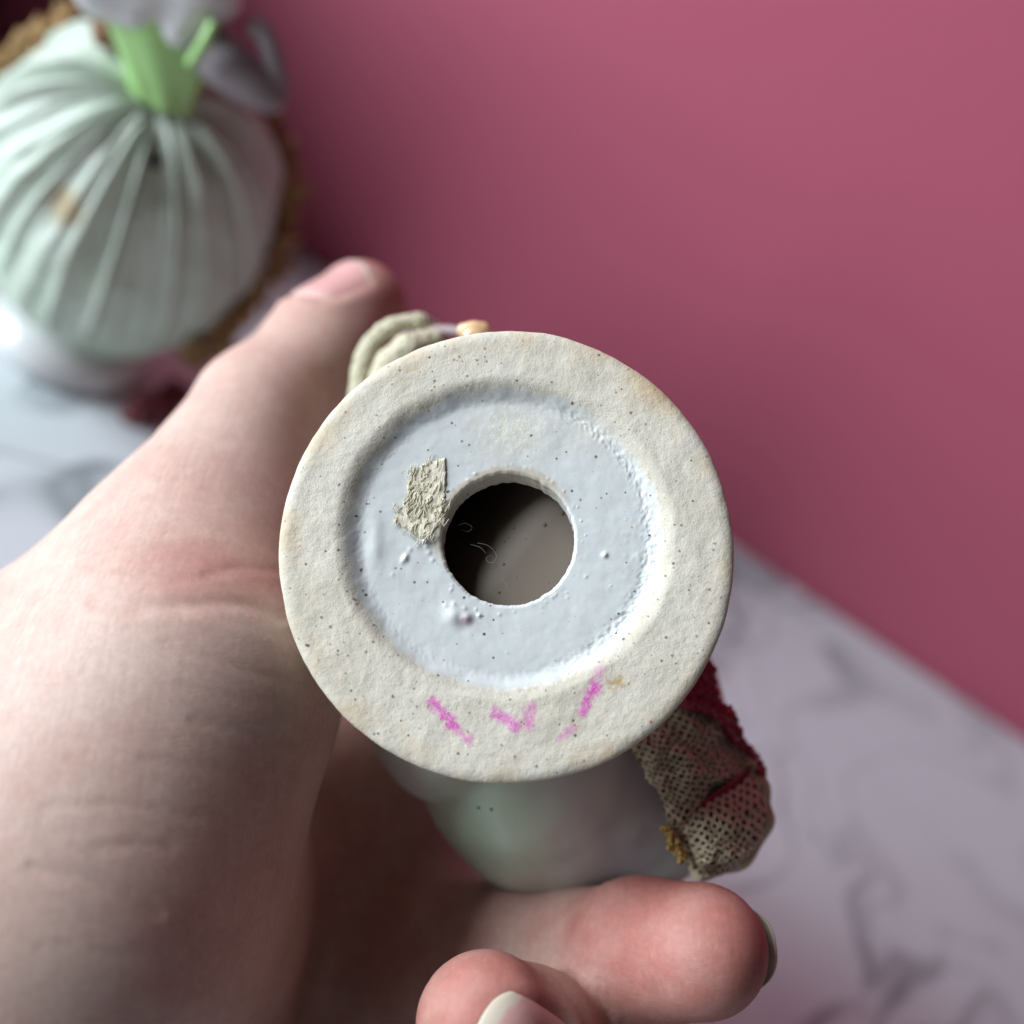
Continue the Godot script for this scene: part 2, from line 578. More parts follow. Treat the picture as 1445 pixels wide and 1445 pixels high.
	var arm := tube(curve_points([doll_pt(270, 40, dz + 2) * mm, doll_pt(322, 92, dz + 9) * mm, doll_pt(372, 132, dz + 11) * mm, doll_pt(392, 132, dz + 10) * mm, doll_pt(388, 92, dz + 10) * mm, doll_pt(372, 46, dz + 9) * mm, doll_pt(352, 36, dz + 9) * mm], 48), func(t): return lerpf(5.6, 2.1, smoothstep(0.05, 0.6, t)) * mm, 14)
	put("arm", arm, grey, root)
	# dark red frill low on the right, at the foot
	var red := []
	for i in 34:
		var a := 0.75 + 0.6 * i / 33.0
		red.append(pebble(Vector3(sin(a) * (23.0 + rng.randf() * 8.0), 1.2 + rng.randf() * 3.5, cos(a) * (25.0 + rng.randf() * 6.0)) * mm, Vector3.ONE * mm * (1.2 + rng.randf() * 0.9), 0.7))
	var rf := put("red_frill", join(red), mat(lin(0.16, 0.03, 0.035), 0.6), root)
	rf.set_meta("kind", "stuff")

func capsule(p: Vector3, a: Vector3, b: Vector3, ra: float, rb: float) -> float:
	var ab := b - a
	var t := clampf((p - a).dot(ab) / ab.length_squared(), 0.0, 1.0)
	return p.distance_to(a + ab * t) - (ra + (rb - ra) * t)

func ellipsoid(p: Vector3, c: Vector3, r: Vector3) -> float:
	var q := (p - c) / r
	var k := q.length()
	return (k - 1.0) * k / maxf((q / r).length(), 1e-6)

func mmify(nm: Array) -> Array:
	var v: PackedVector3Array = nm[0]
	for i in v.size(): v[i] = v[i] * 0.001
	var uv := PackedVector2Array(); uv.resize(v.size())
	return [v, nm[1], smooth_normals(v, nm[1]), uv]

# ------------------------------------------------------------------ the figurine held with its base to the eye
var held_cam := Transform3D()     # base's frame as seen from the eye
var bumps := []

func dpx(px: float, py: float) -> Vector2:            # place on the base, millimetres from its middle
	return Vector2((px - 715.0) / 12.41, -(py - 785.0) / 12.41)

func recess(x: float, y: float) -> float:
	return Vector2((x + 0.25) / 19.0, (y - 1.75) / 18.2).length()

# relief of the base, millimetres towards the eye
func base_height(x: float, y: float) -> float:
	var rho := recess(x, y)
	var wob := 0.025 * noise.get_noise_3d(x * 0.12, y * 0.12, 3.0)
	var q0 := maxf(0.0, (1.035 - rho - wob) / 0.165)
	var h := -smin(1.55 * pow(q0, 1.6), 1.3, 0.45) - 0.2 * smoothstep(0.8, 0.3, rho)
	var rim := 1.0 - smoothstep(1.06, 0.98, rho)
	h += rim * (0.11 * noise.get_noise_3d(x * 0.16, y * 0.16, 7.0) + 0.045 * fine.get_noise_3d(x * 0.5, y * 0.5, 1.0))
	h += (1.0 - rim) * (0.07 * noise.get_noise_3d(x * 0.22, y * 0.22, 12.0) + 0.012 * noise.get_noise_3d(x * 0.7, y * 0.7, 22.0))
	h += (0.022 + 0.075 * smoothstep(2.0, 12.0, x)) * exp(-pow((rho - 0.88) / 0.04, 2.0)) * noise.get_noise_3d(x * 1.4, y * 1.4, 41.0) * 2.0
	# a low swelling in the glaze on the left
	h += 0.25 * exp(-(pow((x + 15.2) / 0.9, 2.0) + pow((y - 1.0) / 3.2, 2.0)))
	for b in bumps:
		var q: float = (x - b[0]) * (x - b[0]) + (y - b[1]) * (y - b[1])
		if q < b[2] * b[2] * 9.0:
			h += b[3] * exp(-q / (b[2] * b[2]))
	return h

func build_held_figurine() -> void:
	held_cam = Transform3D(Basis(Vector3.RIGHT, deg_to_rad(-8.0)), DISC)
	var inv := held_cam.affine_inverse()
	var root := Node3D.new()
	root.name = "held_figurine"
	root.transform = view * held_cam
	add_child(root, true)
	tag(root, "porcelain figurine gripped in the hand, round pale base with dark hole facing the viewer", "figurine")
	var mm := 0.001
	var q0 := dpx(640, 876)
	bumps = [[q0.x, q0.y, 1.1, 0.5], [q0.x + 1.5, q0.y - 0.25, 0.6, 0.4], [q0.x + 2.9, q0.y, 0.25, 0.2]]
	var d0 := dpx(598, 770); bumps.append([d0.x, d0.y, 0.35, 0.35])
	d0 = dpx(570, 795); bumps.append([d0.x, d0.y, 0.35, 0.25])
	d0 = dpx(855, 790); bumps.append([d0.x, d0.y, 0.3, 0.3])
	for i in 44:
		var a := rng.randf() * TAU
		var r := 8.3 + absf(rng.randfn()) * (0.5 if i < 34 else 4.0)
		bumps.append([0.16 + cos(a) * r, 1.45 + sin(a) * r, 0.10 + rng.randf() * 0.14, 0.02 + rng.randf() * 0.07])

	for i in 46:                       # wrinkled glaze on the right
		var t := rng.randf()
		var c := dpx(lerpf(912, 868, t * t) + rng.randfn() * 9.0, lerpf(672, 870, t) + rng.randfn() * 5.0)
		bumps.append([c.x, c.y, 0.16 + rng.randf() * 0.2, 0.015 + rng.randf() * 0.035])
	for q in [[566, 800], [572, 790], [577, 782], [600, 778], [604, 786], [609, 797], [628, 862], [655, 866], [640, 860]]:
		var c := dpx(q[0], q[1])
		bumps.append([c.x, c.y, 0.30, 0.10])
	# --- colour, gloss and grain of the base, one picture each in the base's own millimetres
	var size := 768; var span := 54.0
	var px := PackedByteArray(); px.resize(size * size * 3)
	var ro := PackedByteArray(); ro.resize(size * size)
	var gr := PackedByteArray(); gr.resize(size * size)
	var strokes := [[dpx(613, 997), dpx(640, 1028), 0.75, 0.95], [dpx(640, 1028), dpx(664, 1049), 0.55, 0.7], [dpx(700, 1012), dpx(733, 1030), 0.75, 0.85], [dpx(748, 1003), dpx(746, 1026), 0.75, 0.7], [dpx(838, 975), dpx(820, 1008), 0.7, 0.9], [dpx(845, 955), dpx(838, 975), 0.8, 0.45], [dpx(808, 1030), dpx(788, 1046), 0.5, 0.5]]
	for j in size:
		for i in size:
			var x := (float(i) / size - 0.5) * span; var y := (0.5 - float(j) / size) * span
			var rd := sqrt(x * x + y * y)
			if rd > 26.8: continue
			var rho := recess(x, y)
			var n1 := noise.get_noise_3d(x * 0.18, y * 0.18, 60.0)
			var n2 := fine.get_noise_3d(x * 1.1, y * 1.1, 61.0)
			var n3 := fine.get_noise_3d(x * 5.0, y * 5.0, 62.0)
			var c := Vector3(0.58, 0.53, 0.44) * (1.0 + 0.10 * n1 + 0.10 * n2 + 0.16 * n3)
			c = c.lerp(Vector3(0.47, 0.41, 0.31), clampf(noise.get_noise_3d(x * 0.07, y * 0.07, 91.0) * 1.1 + n2 * 0.4, 0.0, 0.42))
			# warm staining towards the outer edge
			var edge := smoothstep(22.0, 25.6, rd + n2 * 2.0)
			c = c.lerp(Vector3(0.50, 0.40, 0.27), edge * clampf(0.38 + n1 * 1.1, 0.0, 0.85))
			var st := exp(-(pow((x - 16.8) / 2.6, 2.0) + pow((y - 18.6) / 1.8, 2.0)))
			c = c.lerp(Vector3(0.50, 0.34, 0.17), st * 0.6)
			# glaze in the recess
			var g := smoothstep(0.965, 0.915, rho + 0.04 * n1 + 0.02 * n2)
			var dusty := 0.75 * exp(-(pow((x - 0.6) / 5.0, 2.0) + pow((y - 14.2) / 3.6, 2.0))) + 0.5 * exp(-(pow((x - 11.0) / 4.0, 2.0) + pow((y - 14.5) / 3.0, 2.0)))
			g *= 1.0 - clampf(dusty * (1.0 + n2), 0.0, 0.9)
			var gc := Vector3(0.585, 0.60, 0.59) * (1.0 + 0.06 * n1 + 0.05 * n2 + 0.04 * n3)
			gc = gc.lerp(Vector3(0.58, 0.56, 0.52), clampf(n2 * 0.7, 0.0, 0.4))
			c = c.lerp(gc, g)
			var hd := Vector2(x - 0.16, y - 1.45)
			var lipped := smoothstep(8.9, 8.2, hd.length() + n2 * 0.5) * smoothstep(-0.2, 0.7, (hd.y - 0.5 * hd.x) / maxf(hd.length(), 0.1))
			c = c.lerp(Vector3(0.50, 0.42, 0.31), lipped * 0.8)
			# dirt line in the corner of the recess on the left
			c *= 1.0 - 0.22 * exp(-pow((rho - 0.965) / 0.03, 2.0)) * clampf(0.45 - x * 0.035 + n2, 0.0, 1.0)
			# magenta daubs
			for s in strokes:
				var ab: Vector2 = s[1] - s[0]
				var t := clampf((Vector2(x, y) - s[0]).dot(ab) / ab.length_squared(), 0.0, 1.0)
				var dd: float = Vector2(x, y).distance_to(s[0] + ab * t) / s[2] + n2 * 0.9
				var a: float = smoothstep(1.4, 0.1, dd) * s[3] * clampf(0.8 + n3 * 1.4, 0.0, 1.0)
				c = c.lerp(Vector3(0.60, 0.04, 0.40), minf(a * 1.05, 0.95))
			var oc := dpx(866, 969)
			var od := Vector2((x - oc.x) * 0.8 - (y - oc.y) * 0.5, (y - oc.y) + (x - oc.x) * 0.4)
			c = c.lerp(Vector3(0.42, 0.24, 0.06), smoothstep(1.0, 0.2, od.length() / 1.1 + n2 * 0.9) * 0.75)
			# blush under the glaze drop
			c = c.lerp(Vector3(0.50, 0.25, 0.32), 0.6 * exp(-(pow((x - q0.x - 1.3) / 0.8, 2.0) + pow((y - q0.y + 0.6) / 0.55, 2.0))))
			var k := j * size + i
			px[k * 3] = int(255.0 * pow(clampf(c.x, 0, 1), 0.4545)); px[k * 3 + 1] = int(255.0 * pow(clampf(c.y, 0, 1), 0.4545)); px[k * 3 + 2] = int(255.0 * pow(clampf(c.z, 0, 1), 0.4545))
			ro[k] = int(255.0 * lerpf(0.85, 0.05 + 0.06 * clampf(n2 + 0.2, 0.0, 1.0), g))
			gr[k] = int(clampf(128.0 + 90.0 * (n3 * 0.9 + n2 * 0.8) * (1.0 - g) + g * 4.0 * n2, 0, 255))
	# iron specks
	for s in 1500:
		var a := rng.randf() * TAU
		var r := sqrt(rng.randf()) * 25.6
		var x := cos(a) * r; var y := sin(a) * r
		var inside := recess(x, y) < 0.9
		if inside and rng.randf() < 0.6: continue
		if noise.get_noise_3d(x * 0.15, y * 0.15, 77.0) < 0.05 and rng.randf() < 0.55: continue
		var rad := 0.065 + pow(rng.randf(), 4.0) * 0.17
		var dark := 0.4 + rng.randf() * 0.5
		var tint := Vector3(0.55, 0.30, 0.15) if rng.randf() < 0.12 else Vector3(0.22, 0.18, 0.15)
		var ci := int((x / span + 0.5) * size); var cj := int((0.5 - y / span) * size)
		var w := int(ceil(rad / span * size)) + 1
		for j in range(cj - w, cj + w + 1):
			for i in range(ci - w, ci + w + 1):
				var d := Vector2(i - ci, j - cj).length() * span / size
				var m := smoothstep(rad, rad * 0.4, d) * dark
				if m > 0.0 and i >= 0 and j >= 0 and i < size and j < size:
					var k := (j * size + i) * 3
					for e in 3: px[k + e] = int(lerpf(px[k + e], 255.0 * tint[e], m))
	var clay := StandardMaterial3D.new()
	clay.albedo_texture = picture(size, px)
	clay.roughness_texture = picture(size, ro, 1)
	clay.roughness = 1.0
	clay.metallic_specular = 0.70
	clay.heightmap_enabled = true
	clay.heightmap_texture = picture(size, gr, 1)
	clay.heightmap_scale = 0.0085
	clay.texture_repeat = false

	# --- face of the base: rings from the hole to the outer edge, then the side
	var nu := 560
	var rings := 190
	var face := func(u: float, w: float) -> Vector3:
		var a: float = u * TAU
		var d := Vector2(cos(a), sin(a))
		var rh := 7.65 + 0.10 * noise.get_noise_2d(cos(a) * 2.0 + 9.0, sin(a) * 2.0) + 0.12 * fine.get_noise_2d(cos(a) * 7.0, sin(a) * 7.0)
		var rr := 26.05 + 0.16 * noise.get_noise_2d(cos(a) * 1.3, sin(a) * 1.3 + 4.0) + 0.07 * noise.get_noise_2d(cos(a) * 7.0, sin(a) * 7.0)
		var k := roundi(w * 220)
		var q: Vector2
		var z: float
		if k < 14:                                  # wall of the hole, coming forward
			var t := k / 14.0
			q = Vector2(0.16, 1.45) + d * (rh + 0.25 * (1.0 - t) + 0.08 * noise.get_noise_3d(cos(a) * 4, sin(a) * 4, t * 3.0))
			z = base_height(q.x, q.y) - 0.25 - 1.7 * (1.0 - t)
			q += (Vector2(0.22, -0.75) - d * 0.25) * (1.0 - t)
		elif k <= 204:
			var t := (k - 14) / 190.0
			t = lerpf(t, t * t * (3.0 - 2.0 * t), 0.35)
			q = (Vector2(0.16, 1.45) + d * rh).lerp(d * rr, t)
			z = base_height(q.x, q.y)
			var into := q.distance_to(Vector2(0.16, 1.45)) - rh
			z -= 0.25 * pow(maxf(0.0, 1.0 - into / 0.45), 2.0)
			var out := rr - q.length()
			var lip := maxf(0.0, 1.0 - out / 1.5)
			z -= 0.75 * (1.0 - sqrt(maxf(0.0, 1.0 - lip * lip)))
		else:
			var t := (k - 204) / 16.0
			q = d * (rr - 2.6 * t * t)
			z = base_height(d.x * rr, d.y * rr) * (1.0 - t) - 0.75 - 6.5 * t
		return Vector3(q.x, q.y, z) * mm
	var g := sheet(nu, 220, face, true)
	var uv := PackedVector2Array()
	for q in g[0]: uv.append(Vector2(q.x / mm / span + 0.5, 0.5 - q.y / mm / span))
	g[3] = uv
	var base := put("base", g, clay, root)

	# --- hollow behind the hole
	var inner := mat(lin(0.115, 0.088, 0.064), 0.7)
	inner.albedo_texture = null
	var floor_z := func(x: float, y: float) -> float:
		var s: float = x * 0.79 - y * 0.61
		return -4.5 - 0.14 * (9.0 - s) - 1.15 * smin(0.0, s + 0.5, 3.0) * -1.0
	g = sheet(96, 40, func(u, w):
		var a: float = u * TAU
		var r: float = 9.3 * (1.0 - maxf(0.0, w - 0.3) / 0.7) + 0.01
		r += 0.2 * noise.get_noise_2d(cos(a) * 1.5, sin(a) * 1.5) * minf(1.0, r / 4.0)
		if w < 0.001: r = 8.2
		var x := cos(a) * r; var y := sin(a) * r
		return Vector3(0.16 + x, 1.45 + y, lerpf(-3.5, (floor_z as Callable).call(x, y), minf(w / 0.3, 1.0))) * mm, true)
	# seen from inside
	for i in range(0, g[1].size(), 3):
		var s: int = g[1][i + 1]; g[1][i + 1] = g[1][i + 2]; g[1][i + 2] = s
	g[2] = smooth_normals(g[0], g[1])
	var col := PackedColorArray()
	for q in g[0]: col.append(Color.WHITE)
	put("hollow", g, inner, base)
	var specks := []
	for i in 13:
		var a := rng.randf() * TAU; var r := rng.randf() * 7.5
		specks.append(pebble(Vector3(0.16 + cos(a) * r, 1.45 + sin(a) * r, (floor_z as Callable).call(cos(a) * r, sin(a) * r)) * mm, Vector3(0.26, 0.25, 0.10) * mm * (0.3 + rng.randf() * 0.8), 0.3))
	var sp := put("speck", join(specks), mat(lin(0.08, 0.05, 0.04), 0.7), base)
	sp.set_meta("kind", "stuff")
	# hairs of lint caught in the hole
	var lint := mat(lin(0.30, 0.29, 0.28), 0.6)
	for path in [[[672, 770], [684, 772], [694, 778], [700, 788], [695, 797], [687, 796], [685, 789], [691, 785]], [[662, 772], [676, 776], [684, 784]], [[644, 744], [655, 741], [664, 746], [658, 752], [648, 748]], [[708, 820], [716, 836], [722, 842]]]:
		var pts := []
		for i in path.size():
			var q: Vector2 = dpx(path[i][0], path[i][1])
			pts.append(Vector3(q.x, q.y, -3.4 - 0.3 * i) * mm)
		put("lint_hair", tube(curve_points(pts, 20), func(t): return 0.022 * mm, 5), lint, base)

	# --- scrap of old paper stuck beside the hole
	var outline := PackedVector2Array()
	var corner := [[577, 668], [600, 655], [627, 648], [628, 668], [628, 692], [625, 718], [622, 740], [606, 764], [592, 768], [575, 756], [552, 742], [560, 724], [572, 708], [571, 690]]
	var mid := Vector2.ZERO
	for c in corner: mid += dpx(c[0], c[1]) / corner.size()
	g = sheet(168, 14, func(u, w):
		var x: float = fposmod(u, 1.0) * 14.0
		var s := int(x) % 14
		var a := dpx(corner[s][0], corner[s][1]); var b := dpx(corner[(s + 1) % 14][0], corner[(s + 1) % 14][1])
		var e := a.lerp(b, x - floorf(x))
		e += (e - mid).normalized() * (0.18 * fine.get_noise_2d(e.x * 2.6, e.y * 2.6) + 0.14 * rng.randf() - 0.16)
		var q := e.lerp(mid, pow(w, 1.3))
		var lift := 0.09 + 0.12 * noise.get_noise_2d(q.x * 0.7, q.y * 0.5)
		if w < 0.01: lift = -0.05
		return Vector3(q.x, q.y, base_height(q.x, q.y) + 0.12 + lift) * mm)
	var paper := mat(lin(0.66, 0.60, 0.47), 0.95, 0.2)
	var pn := noise_tex(0.05, FastNoiseLite.TYPE_SIMPLEX_SMOOTH, 256, 5, 21)
	paper.heightmap_enabled = true; paper.heightmap_texture = pn; paper.heightmap_scale = 0.0045
	paper.uv1_triplanar = true; paper.uv1_scale = Vector3(400, 160, 160)
	g = outward_to(g, Vector3(0, 0, 1))
	var scrap := put("paper_scrap", g, paper, base)
	var fib := []
	for i in 170:
		var q := mid + Vector2(rng.randfn() * 0.9 - 0.3, rng.randfn() * 2.0)
		if i < 90:
			var c = corner[(5 + rng.randi() % 11) % 14]
			q = dpx(c[0], c[1]) + Vector2(rng.randfn() * 0.4, rng.randfn() * 0.4)
		elif absf(q.x - mid.x) > 1.9 or absf(q.y - mid.y) > 3.6: continue
		var d := Vector2(0.35 + rng.randfn() * 0.35, 0.9).normalized() * (0.4 + rng.randf() * 0.9)
		var z := base_height(q.x, q.y) + 0.26
		fib.append(tube(curve_points([Vector3(q.x - d.x * 0.5, q.y - d.y * 0.5, z) * mm, Vector3(q.x + rng.randfn() * 0.1, q.y, z + 0.1) * mm, Vector3(q.x + d.x * 0.5, q.y + d.y * 0.5, z) * mm], 6), func(t): return 0.045 * mm, 5))
	var fb := put("paper_fibre", join(fib), mat(lin(0.56, 0.51, 0.38), 0.9), scrap)
	fb.set_meta("kind", "stuff")

	# --- skirt behind the foot
	var lobes := [[Vector3(10, -31.5, -156), Vector3(20.5, 23.8, 11.5)], [Vector3(-8, -23.5, -150), Vector3(12.5, 16.5, 12)], [Vector3(2.0, -29.5, -154), Vector3(15.5, 21.0, 13)]]
	var hem_a := cam_pt(596, 1142, 143) * 1000.0
	var hem_b := cam_pt(700, 1085, 134.5) * 1000.0
	var f := func(p: Vector3, _w) -> float:
		var d := capsule(p, Vector3(-0.6, -9, -166), Vector3(1, -13, -174), 18.0, 16.0)
		d = smin(d, ellipsoid(p, lobes[0][0], lobes[0][1]), 5.0)
		d = smin(d, ellipsoid(p, lobes[2][0], lobes[2][1]), 7.0)
		d = smin(d, ellipsoid(p, lobes[1][0], lobes[1][1]), 0.8)
		d = smin(d, capsule(p, Vector3(3, -22, -165), Vector3(3, -27, -188), 17.0, 9.0), 8.0)
		d = smin(d, ellipsoid(p, Vector3(19.5, -41, -154), Vector3(11.0, 10.6, 8)), 4.0)
		d = -smin(-d, capsule(p, hem_a, hem_b, 0.7, 0.5), 2.4)
		return d + 0.5 * noise.get_noise_3dv(p * 0.09)
	var nm := net(Vector3(-26, -58, -198), Vector3(36, 18, -128), 1.1, f, func(_c, _r): return [0])
	var pts2: PackedVector3Array = nm[0]
	col = PackedColorArray()
	for i in pts2.size():
		var p := pts2[i]
		var c := Color(0.52, 0.55, 0.45)
		c = c.lerp(Color(0.45, 0.56, 0.42), clampf(0.5 + 1.4 * noise.get_noise_3dv(p * 0.035 + Vector3(3, 0, 0)), 0.0, 1.0))
		c = c.lerp(Color(0.54, 0.47, 0.49), clampf(smoothstep(2.0, 22.0, p.x) * 0.8 + noise.get_noise_3dv(p * 0.05) * 0.8, 0.0, 0.9))
		col.append(c)
		pts2[i] = inv * (p * mm)
	var glaze := mat(Color.WHITE, 0.22, 0.5, true)
	var sk := commit("skirt", pts2, nm[1], glaze, root, null, null, col)
	# two green flecks beside the fold
	for q in [[675, 1140], [693, 1142]]:
		var c := cam_pt(q[0], q[1], 137.0)
		put("fleck", pebble(inv * c, Vector3(0.24, 0.2, 0.4) * mm, 0.3), mat(lin(0.06, 0.16, 0.10), 0.3), sk)

	# --- upper body, out of sight behind the hand
	var bones := [[Vector3(3, -26, -184), Vector3(3, -28, -204), 9.0, 10.5], [Vector3(-6, -26, -203), Vector3(-14, -20, -196), 4.5, 3.5], [Vector3(12, -28, -203), Vector3(17, -25, -194), 4.5, 3.5], [Vector3(3, -29, -208), Vector3(3, -30, -216), 4.0, 3.6], [Vector3(3, -30, -222), Vector3(3, -30, -223), 7.5, 7.5]]
	var fb2 := func(p: Vector3, _w) -> float:
		var d := 1e9
		for b in bones: d = smin(d, capsule(p, b[0], b[1], b[2], b[3]), 3.0)
		return d
	nm = net(Vector3(-22, -42, -234), Vector3(24, -12, -172), 1.3, fb2, func(_c, _r): return [0])
	pts2 = nm[0]
	for i in pts2.size(): pts2[i] = inv * (pts2[i] * mm)
	commit("bodice", pts2, nm[1], mat(lin(0.7, 0.68, 0.68), 0.2), root)

	build_lace(root, inv)

func outward_to(g: Array, towards: Vector3) -> Array:
	var s := Vector3.ZERO
	for n in g[2]: s += n
	if s.dot(towards) < 0.0:
		for i in range(0, g[1].size(), 3):
			var k: int = g[1][i + 1]; g[1][i + 1] = g[1][i + 2]; g[1][i + 2] = k
		g[2] = smooth_normals(g[0], g[1])
	return g

# a square of netting: every cell a frame round a real hole
func netting(nu: int, nv: int, f: Callable, thick: float) -> Array:
	var parts := []
	var v := PackedVector3Array(); var idx := PackedInt32Array(); var uv := PackedVector2Array(); var n := PackedVector3Array()
	for j in nv:
		for i in nu:
			var hole := 0.44 + 0.14 * noise.get_noise_2d(i * 3.1, j * 2.7)
			var ring := []
			for layer in 2:
				for k in 8:
					var a := TAU * k / 8.0 + 0.39
					var o := Vector2(cos(a), sin(a))
					var sq := o / maxf(absf(o.x), absf(o.y)) * 0.5
					for e in [sq, o * hole * 0.5]:
						var q := Vector2((i + 0.5 + e.x) / nu, (j + 0.5 + e.y) / nv)
						var c: Vector3 = f.call(q.x, q.y)
						var du: Vector3 = f.call(q.x + 0.01, q.y) - c
						var dv: Vector3 = f.call(q.x, q.y + 0.01) - c
						var nn := du.cross(dv).normalized()
						if nn.z < 0.0: nn = -nn
						var rise := 0.0 if e == sq else -0.35
						v.append(c + nn * thick * (0.5 + rise if layer == 0 else -0.5)); n.append(nn if layer == 0 else -nn); uv.append(q)
			var b := v.size() - 32
			for k in 8:
				var k2 := (k + 1) % 8
				var o1 := b + k * 2; var i1 := o1 + 1; var o2 := b + k2 * 2; var i2 := o2 + 1
				idx.append_array([o1, o2, i2, o1, i2, i1])
				idx.append_array([i1, i2, i2 + 16, i1, i2 + 16, i1 + 16])
				idx.append_array([o1 + 16, i2 + 16, o2 + 16, o1 + 16, i1 + 16, i2 + 16])
	for t in range(0, idx.size(), 3):
		var i0 := idx[t]; var i1 := idx[t + 1]; var i2 := idx[t + 2]
		if (v[i1] - v[i0]).cross(v[i2] - v[i0]).dot(n[i0] + n[i1] + n[i2]) < 0.0:
			idx[t + 1] = i2; idx[t + 2] = i1
	return [v, idx, n, uv]

func patch(c: Array, bulge: float, rough: float, seed_: float) -> Callable:
	# c: four corners (pixel x, pixel y, depth) : seam top, seam bottom, outer top, outer bottom
	return func(u: float, w: float) -> Vector3:
		var a := cam_pt(c[0][0], c[0][1], c[0][2]).lerp(cam_pt(c[1][0], c[1][1], c[1][2]), w)
		var b := cam_pt(c[2][0], c[2][1], c[2][2]).lerp(cam_pt(c[3][0], c[3][1], c[3][2]), w)
		var p := a.lerp(b, u)
		p.z += bulge * 0.001 * 4.0 * u * (1.0 - u) * (0.4 + 2.4 * w * (1.0 - w))
		p += Vector3(0.6, -0.8, 0) * 0.001 * bulge * 0.25 * sin(PI * u) * (w - 0.4)
		p += Vector3(noise.get_noise_3d(u * 2.0, w * 2.0, seed_), noise.get_noise_3d(u * 2.0, w * 2.0, seed_ + 9.0), noise.get_noise_3d(u * 2.5, w * 2.5, seed_ + 20.0)) * 0.001 * rough
		return p

func build_lace(root: Node3D, inv: Transform3D) -> void:
	var mm := 0.001
	var tan_lace := mat(lin(0.56, 0.47, 0.32), 0.55, 0.4)
	var pn := noise_tex(0.06, FastNoiseLite.TYPE_SIMPLEX_SMOOTH, 256, 4, 31)
	tan_lace.heightmap_enabled = true; tan_lace.heightmap_texture = pn; tan_lace.heightmap_scale = 0.02
	tan_lace.uv1_triplanar = true; tan_lace.uv1_scale = Vector3.ONE * 120.0
	var red := mat(lin(0.32, 0.012, 0.035), 0.25, 0.5)
	var upper := patch([[868, 1010, 141], [952, 1172, 139], [1012, 985, 148], [1062, 1082, 148]], 3.0, 1.2, 1.0)
	var lower := patch([[950, 1165, 139], [972, 1228, 141], [1064, 1090, 147], [1046, 1212, 146]], 4.5, 0.8, 40.0)
	var lower_round := func(u: float, w: float) -> Vector3:
		var p: Vector3 = lower.call(u, w)
		return p + Vector3(0.0024, -0.0010, 0) * sin(PI * w) * u
	for a in [[upper, 13, 16], [lower_round, 11, 9]]:
		var g := netting(a[1], a[2], func(u, w): return inv * (a[0] as Callable).call(u, w), 0.45 * mm)
		var l := put("lace_panel", g, tan_lace, root)
		# dark red cloth seen through the holes
		var lin_ := sheet(24, 24, func(u, w): return inv * ((a[0] as Callable).call(u, w) + Vector3(0, 0, -0.0016)))
		lin_ = outward_to(lin_, Vector3(0, 0, 1))
		put("lining", lin_, mat(lin(0.11, 0.075, 0.045), 0.8), l)
	# red frill along the lace's outer edge: crumbly, with glassy drops
	var edge := [[998, 936, 145], [1008, 962, 145], [1010, 994, 145], [1030, 1010, 145], [1040, 1040, 147], [1066, 1072, 149], [1074, 1090, 148]]
	var line := []
	for e in edge: line.append(cam_pt(e[0], e[1], e[2]))
	var ln := curve_points(line, 100)
	var bits := []
	for i in 560:
		var t := int(101.0 * pow(rng.randf(), 1.7))
		var in_ := rng.randf()
		var wide := lerpf(6.2, 0.7, smoothstep(10.0, 38.0, t))
		var p := ln[t] + Vector3(-0.72, -0.4, 0.30).normalized() * in_ * wide * mm + Vector3(rng.randfn(), rng.randfn(), rng.randfn()) * 0.18 * mm
		bits.append(pebble(inv * p, Vector3.ONE * mm * (0.35 + rng.randf() * 0.5), 0.8))
	var fr := put("red_frill", join(bits), red, root)
	fr.set_meta("kind", "stuff")
	bits = []
	for q in [[955, 1003], [968, 1003], [977, 994], [993, 1012], [996, 952], [1002, 968], [1063, 1060], [1067, 1072], [1040, 1042]]:
		bits.append(pebble(inv * cam_pt(q[0], q[1], 145.6), Vector3.ONE * mm * (0.28 + rng.randf() * 0.12), 0.0))
	var drops := put("glaze_drop", join(bits), mat(lin(0.45, 0.12, 0.16), 0.06, 0.9), fr)
	drops.set_meta("kind", "stuff")
	# red strip under the fold of the two panels
	var strip := sheet(30, 4, func(u, w):
		var a := cam_pt(948, 1170, 139.5).lerp(cam_pt(1066, 1080, 147.5), u)
		return inv * (a + Vector3(0.25, 0.95, 0).normalized() * 0.001 * (-1.0 + 2.6 * w) * sin(PI * clampf(u * 0.9 + 0.1, 0, 1)) + Vector3(0, 0, 0.001 * (2.0 * sin(PI * u) - 0.1))))
	put("red_fold", outward_to(strip, Vector3(0, 0, 1)), red, root)
	# ochre crumbs at the lower seam
	bits = []
	for i in 90:
		var t := rng.randf()
		var p := cam_pt(938, 1165, 138.2).lerp(cam_pt(966, 1216, 138.6), t) + Vector3(rng.randfn() * 0.35, rng.randfn() * 0.35, rng.randfn() * 0.25) * mm
		bits.append(pebble(inv * p, Vector3.ONE * mm * (0.15 + rng.randf() * 0.25), 0.9))
	var oc := put("seam_crumb", join(bits), mat(lin(0.42, 0.27, 0.07), 0.7), root)
	oc.set_meta("kind", "stuff")
	# rolled hem of lace that runs under the panels down to the fingertip
	var hem := tube(curve_points([inv * cam_pt(982, 1227, 143), inv * cam_pt(1014, 1224, 145), inv * cam_pt(1054, 1204, 146), inv * cam_pt(1077, 1162, 147), inv * cam_pt(1076, 1128, 147.5), inv * cam_pt(1066, 1094, 148)], 40), func(t): return (1.25 + 0.5 * sin(t * 23.0) * 0.5) * mm, 10)
	put("lace_hem", hem, tan_lace, root)

	# cream ruffle between the thumb and the foot
	var cream := mat(lin(0.52, 0.48, 0.34), 0.6, 0.4)
